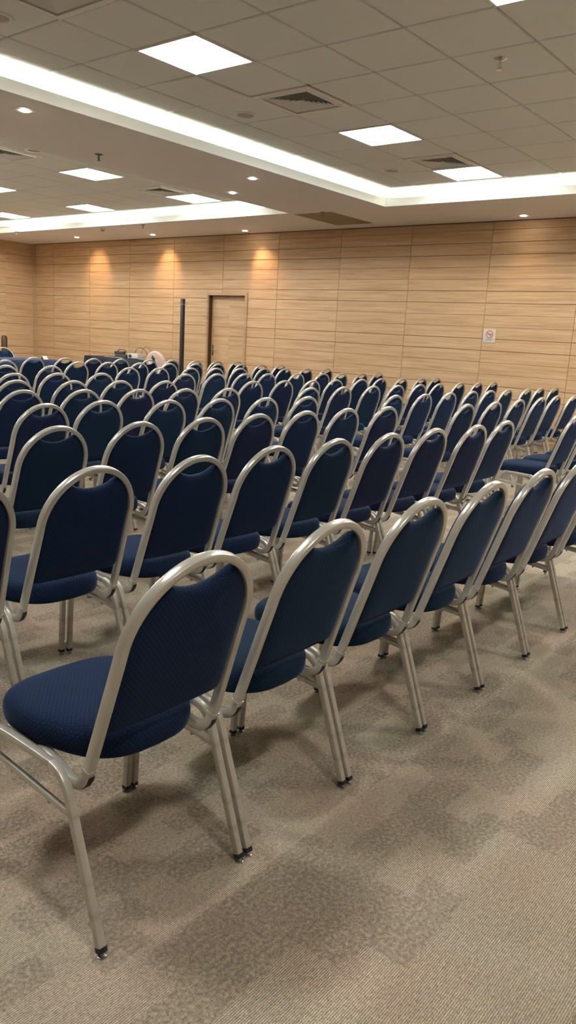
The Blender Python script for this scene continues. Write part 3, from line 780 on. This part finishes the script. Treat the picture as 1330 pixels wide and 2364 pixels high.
# ------------------------------------------------------------------ far end of the hall
t = thing('speaker_column', 'tall slim black column standing left of the door', 'column', (10.34, 10.93, 0))
bm = bmesh.new(); box(bm, -.031, .031, -.031, .031, .02, 1.925, bev=.005); finish('pole', bm, M['pole'], t)
bm = bmesh.new(); box(bm, -.17, .17, -.17, .17, 0, .02, bev=.004); finish('base_plate', bm, M['pole'], t)
bm = bmesh.new(); box(bm, -.033, -.029, -.015, .015, 1.822, 1.832); box(bm, -.015, .015, -.033, -.029, 1.822, 1.832); finish('badge', bm, M['plastic'], t, smooth=0)
t = thing('dark_post', 'short dark brown post with rounded top behind the blue table', 'post', (9.45, 15.45, 0))
bm = bmesh.new(); lathe(bm, [(.062, .02), (.060, .6), (.064, .96), (.058, 1.02), (.045, 1.045), (.02, 1.052)], n=20); finish('shaft', bm, M['brown'], t)
bm = bmesh.new(); lathe(bm, [(.14, 0), (.14, .012), (.06, .03)], n=24); finish('base_plate', bm, M['brown'], t)

def cloth_table(name, lab, cx, cy, w, dpt, h, mat, dark, sag=.012):
    """table under a floor-length cloth: top slightly rounded, skirt with folds"""
    t = thing(name, lab, 'table', (cx, cy, 0))
    bm = bmesh.new(); box(bm, -w/2+.01, w/2-.01, -dpt/2+.01, dpt/2-.01, h-.035, h-.006); finish('table_top', bm, M['brown'], t, smooth=0)
    for sx in (-1, 1):
        for sy in (-1, 1):
            bm = bmesh.new(); x, y = sx*(w/2-.09), sy*(dpt/2-.07); box(bm, x-.014, x+.014, y-.014, y+.014, 0, h-.035); finish('leg', bm, M['dkplastic'], t, smooth=0)
    return t
def draped(name, lab, cx, cy, w, dpt, h, mat, drop, group=None):
    bm = bmesh.new(); per = []
    def peri(w, d, n):
        L = 2*(w+d); out = []
        for k in range(n):
            s = L*k/n
            if s < w: p = (-w/2+s, -d/2, 0, -1)
            elif s < w+d: p = (w/2, -d/2+s-w, 1, 0)
            elif s < 2*w+d: p = (w/2-(s-w-d), d/2, 0, 1)
            else: p = (-w/2, d/2-(s-2*w-d), -1, 0)
            out.append(p)
        return out
    n = 160; pp = peri(w, dpt, n)
    rings = []
    for zi, z in enumerate((h+.004, h-.004, h-.05, h-.2, h-.4, max(.012, h-drop))):
        amp = (0, 0, .006, .014, .020, .026)[zi]; off = (0, .008, .012, .016, .02, .024)[zi]
        rings.append([bm.verts.new((x+nx*(off+amp*math.sin(k*.72)+amp*.4*math.sin(k*1.9+1)), y+ny*(off+amp*math.sin(k*.72)+amp*.4*math.sin(k*1.9+1)), z)) for k, (x, y, nx, ny) in enumerate(pp)])
    for a, b in zip(rings, rings[1:]):
        for k in range(n): bm.faces.new((a[k], a[(k+1) % n], b[(k+1) % n], b[k]))
    bm.faces.new(rings[0][::-1])
    o = finish(name, bm, mat, smooth=45); o.location = (cx, cy, 0); tag(o, lab, 'tablecloth', group)
    so = o.modifiers.new('thickness', 'SOLIDIFY'); so.thickness = .002
    return o
HT = .745
cloth_table('head_table', 'long head table under navy cloth in front of left wall', 7.1, 11.85, 2.0, .70, HT, M['cloth_blue'], False)
draped('tablecloth', 'navy cloth over the long head table at the far left', 7.1, 11.85, 2.0, .70, HT, M['cloth_blue'], .72)
t = thing('name_card', 'small white folded card on the navy head table', 'card', (7.86, 11.64, HT+.006), .5)
bm = bmesh.new(); v = [bm.verts.new(q) for q in ((-.08, -.03, 0), (.08, -.03, 0), (.08, 0, .055), (-.08, 0, .055), (.08, .03, 0), (-.08, .03, 0))]
bm.faces.new((v[0], v[1], v[2], v[3])); bm.faces.new((v[3], v[2], v[4], v[5])); finish('card', bm, M['paper'], t, smooth=0)
dup(PROTO[1], (7.98, 13.02, 0), PI, 'blue chair facing the camera behind the navy head table')
# side table along the wall with equipment
cloth_table('side_table', 'side table under black cloth along the wood wall, left of column', 10.5, 12.62, .62, 2.05, HT, M['cloth_black'], True)
draped('tablecloth', 'black cloth over the side table with the projector', 10.5, 12.62, .64, 2.07, HT, M['cloth_black'], .6)
zt = HT+.006
t = thing('projector', 'white projector among cables on the black side table', 'projector', (10.42, 12.32, zt), .25)
bm = bmesh.new(); box(bm, -.12, .12, -.12, .12, .012, .105, bev=.012); finish('body', bm, M['plastic'], t)
bm = bmesh.new(); lathe(bm, [(.03, 0), (.03, .03), (.022, .034)], n=16)
for v in bm.verts: x, y, z = v.co; v.co = (-.118-z, y+.05, x+.06)
finish('lens', bm, M['dkplastic'], t)
for sx in (-1, 1):
    for sy in (-1, 1): bm = bmesh.new(); lathe(bm, [(.012, 0), (.012, .014)], sx*.09, sy*.09, 8); finish('foot', bm, M['dkplastic'], t)
t = thing('video_camera', 'black device left of the projector on side table', 'device', (10.4, 12.72, zt), .3)
bm = bmesh.new(); box(bm, -.07, .07, -.13, .13, 0, .07, bev=.01); box(bm, -.05, .05, -.05, .16, .07, .13, bev=.012); finish('body', bm, M['dkplastic'], t)
bm = bmesh.new(); sweep(bm, [(0, -.1, .12), (0, -.04, .165), (0, .06, .165), (0, .12, .13)], (1, 0, 0), rrect(.02, .014, .004)); finish('handle', bm, M['dkplastic'], t)
t = thing('laptop', 'grey closed laptop beside the projector on side table', 'laptop', (10.40, 11.93, zt), .1)
bm = bmesh.new(); box(bm, -.12, .12, -.17, .17, 0, .016, bev=.004); finish('base', bm, M['grey'], t)
bm = bmesh.new(); box(bm, -.12, .12, -.17, .17, .017, .024, bev=.003); finish('lid', bm, M['grille'], t)
o = box_obj('equipment_box', (-.09, .09, -.12, .12, 0, .05), M['grille'], bev=.004); o.location = (10.66, 12.05, zt); tag(o, 'flat grey equipment box behind the laptop on side table', 'box')
def cable(pts, lab, r=.005, mat='dkplastic'):
    bm = bmesh.new(); prof = [(r*math.cos(2*PI*k/6), r*math.sin(2*PI*k/6)) for k in range(6)]
    P = [Vector(p) for p in pts]; out = []
    for i in range(len(P)-1):
        p0, p1, p2, p3 = P[max(i-1, 0)], P[i], P[i+1], P[min(i+2, len(P)-1)]
        for k in range(6):
            u = k/6; out.append(.5*((2*p1)+(p2-p0)*u+(2*p0-5*p1+4*p2-p3)*u*u+(3*p1-p0-3*p2+p3)*u**3))
    out.append(P[-1])
    sweep(bm, out, (.3, .2, 1), prof); o = finish('cable', bm, M[mat]); tag(o, lab, 'cable')
cable([(10.62, 12.58, zt+.006), (10.60, 12.56, zt+.13), (10.60, 12.45, zt+.21), (10.61, 12.30, zt+.19), (10.64, 12.24, zt+.10), (10.66, 12.26, zt+.006)], 'black cable looping up behind the projector')
cable([(10.68, 12.50, zt+.006), (10.68, 12.44, zt+.16), (10.68, 12.32, zt+.245), (10.70, 12.22, zt+.17), (10.72, 12.22, zt+.006)], 'second taller cable loop behind the projector', .004)
cable([(10.25, 13.1, zt+.006), (10.23, 12.95, zt+.012), (10.25, 12.8, zt+.006), (10.22, 12.62, zt+.010), (10.23, 12.5, zt+.006)], 'thin light cable lying along the side table edge', .006, 'plastic')
# chair with a pale cover
cc = dup(PROTO[0], (9.97, 11.19, 0), math.radians(-78), 'banquet chair with a pinkish cover over its back, beside the side table')
c, s = 1/math.sqrt(1+LEAN**2), LEAN/math.sqrt(1+LEAN**2)
def cover_outline(k, n):
    a = 2*PI*k/n
    return a
bm = bmesh.new(); outl = []
for k in range(25):
    a = PI*k/24; outl.append((.232*math.cos(a), .795+.235*math.sin(a)))
outl += [(-.235, .66), (-.238, .56), (-.232, .47), (-.12, .455), (0, .465), (.12, .455), (.232, .47), (.238, .56), (.235, .66)]
pillow(bm, outl, [(0, -.032), (.6, -.031), (.9, -.028), (.98, -.018), (1.0, .01), (.99, .04), (.93, .055), (.6, .060), (0, .062)], lambda x, z, d: P3(x, back_y(z)+d*c, z+d*s), None, (0, .70))
cv = finish('chair_cover', bm, M['beige'], cc, smooth=60); cv['label'] = 'pinkish beige cloth cover with a black and white mark'
bm = bmesh.new()
def on_cover(u, z, d=-.036): return P3(u, back_y(z)+d*c, z+d*s)
def star(cx, cz, pts, d):
    vs = [bm.verts.new(on_cover(cx+a, cz+b, d)) for a, b in pts]; ws = [bm.verts.new(on_cover(cx+a, cz+b, d+.006)) for a, b in pts]
    bm.faces.new(vs); bm.faces.new(ws[::-1])
    for k in range(len(pts)): bm.faces.new((vs[k], vs[(k+1) % len(pts)], ws[(k+1) % len(pts)], ws[k]))
star(-.03, .885, [(-.01, .09), (.015, .02), (.05, .015), (.03, -.02), (.04, -.09), (0, -.05), (-.03, -.06), (-.02, 0), (-.045, .05), (-.015, .03)], -.036)
finish('printed_mark', bm, M['ink'], cv, smooth=0)
bm = bmesh.new(); star(0.03, .945, [(-.10, .05), (.03, .075), (-.01, -.02)], -.035); star(.04, .86, [(-.03, .03), (.03, .02), (.01, -.03)], -.035); star(-.13, .80, [(-.03, .05), (.04, .03), (.02, -.06), (-.03, -.05)], -.035)
finish('white_mark', bm, M['paper'], cv, smooth=0)

# ------------------------------------------------------------------ camera and world
cam = bpy.data.cameras.new('camera'); co = bpy.data.objects.new('camera', cam); COL.objects.link(co)
cam.sensor_fit = 'VERTICAL'; cam.sensor_height = 36; cam.lens = 36*1804.763/2364; cam.clip_start = .05; cam.clip_end = 100
r_, u_, b_ = Vector((0.629237, -0.775312, 0.054333)), Vector((0.135619, 0.178364, 0.974574)), Vector((-0.765289, -0.60587, 0.21738))
co.matrix_world = Matrix(((r_.x, u_.x, b_.x, 0), (r_.y, u_.y, b_.y, 0), (r_.z, u_.z, b_.z, 1.332), (0, 0, 0, 1)))
SC.camera = co
w = bpy.data.worlds.new('world'); SC.world = w; w.use_nodes = True
w.node_tree.nodes['Background'].inputs[0].default_value = (.02, .02, .02, 1)
vs_ = SC.view_settings; vs_.view_transform = 'Standard'; vs_.look = 'None'; vs_.gamma = 1; vs_.use_curve_mapping = False
vs_.exposure = 0.82
SC.cycles.use_denoising = True
SC.cycles.max_bounces = 6; SC.cycles.diffuse_bounces = 4; SC.cycles.glossy_bounces = 3; SC.cycles.sample_clamp_indirect = 6; SC.cycles.adaptive_threshold = .04
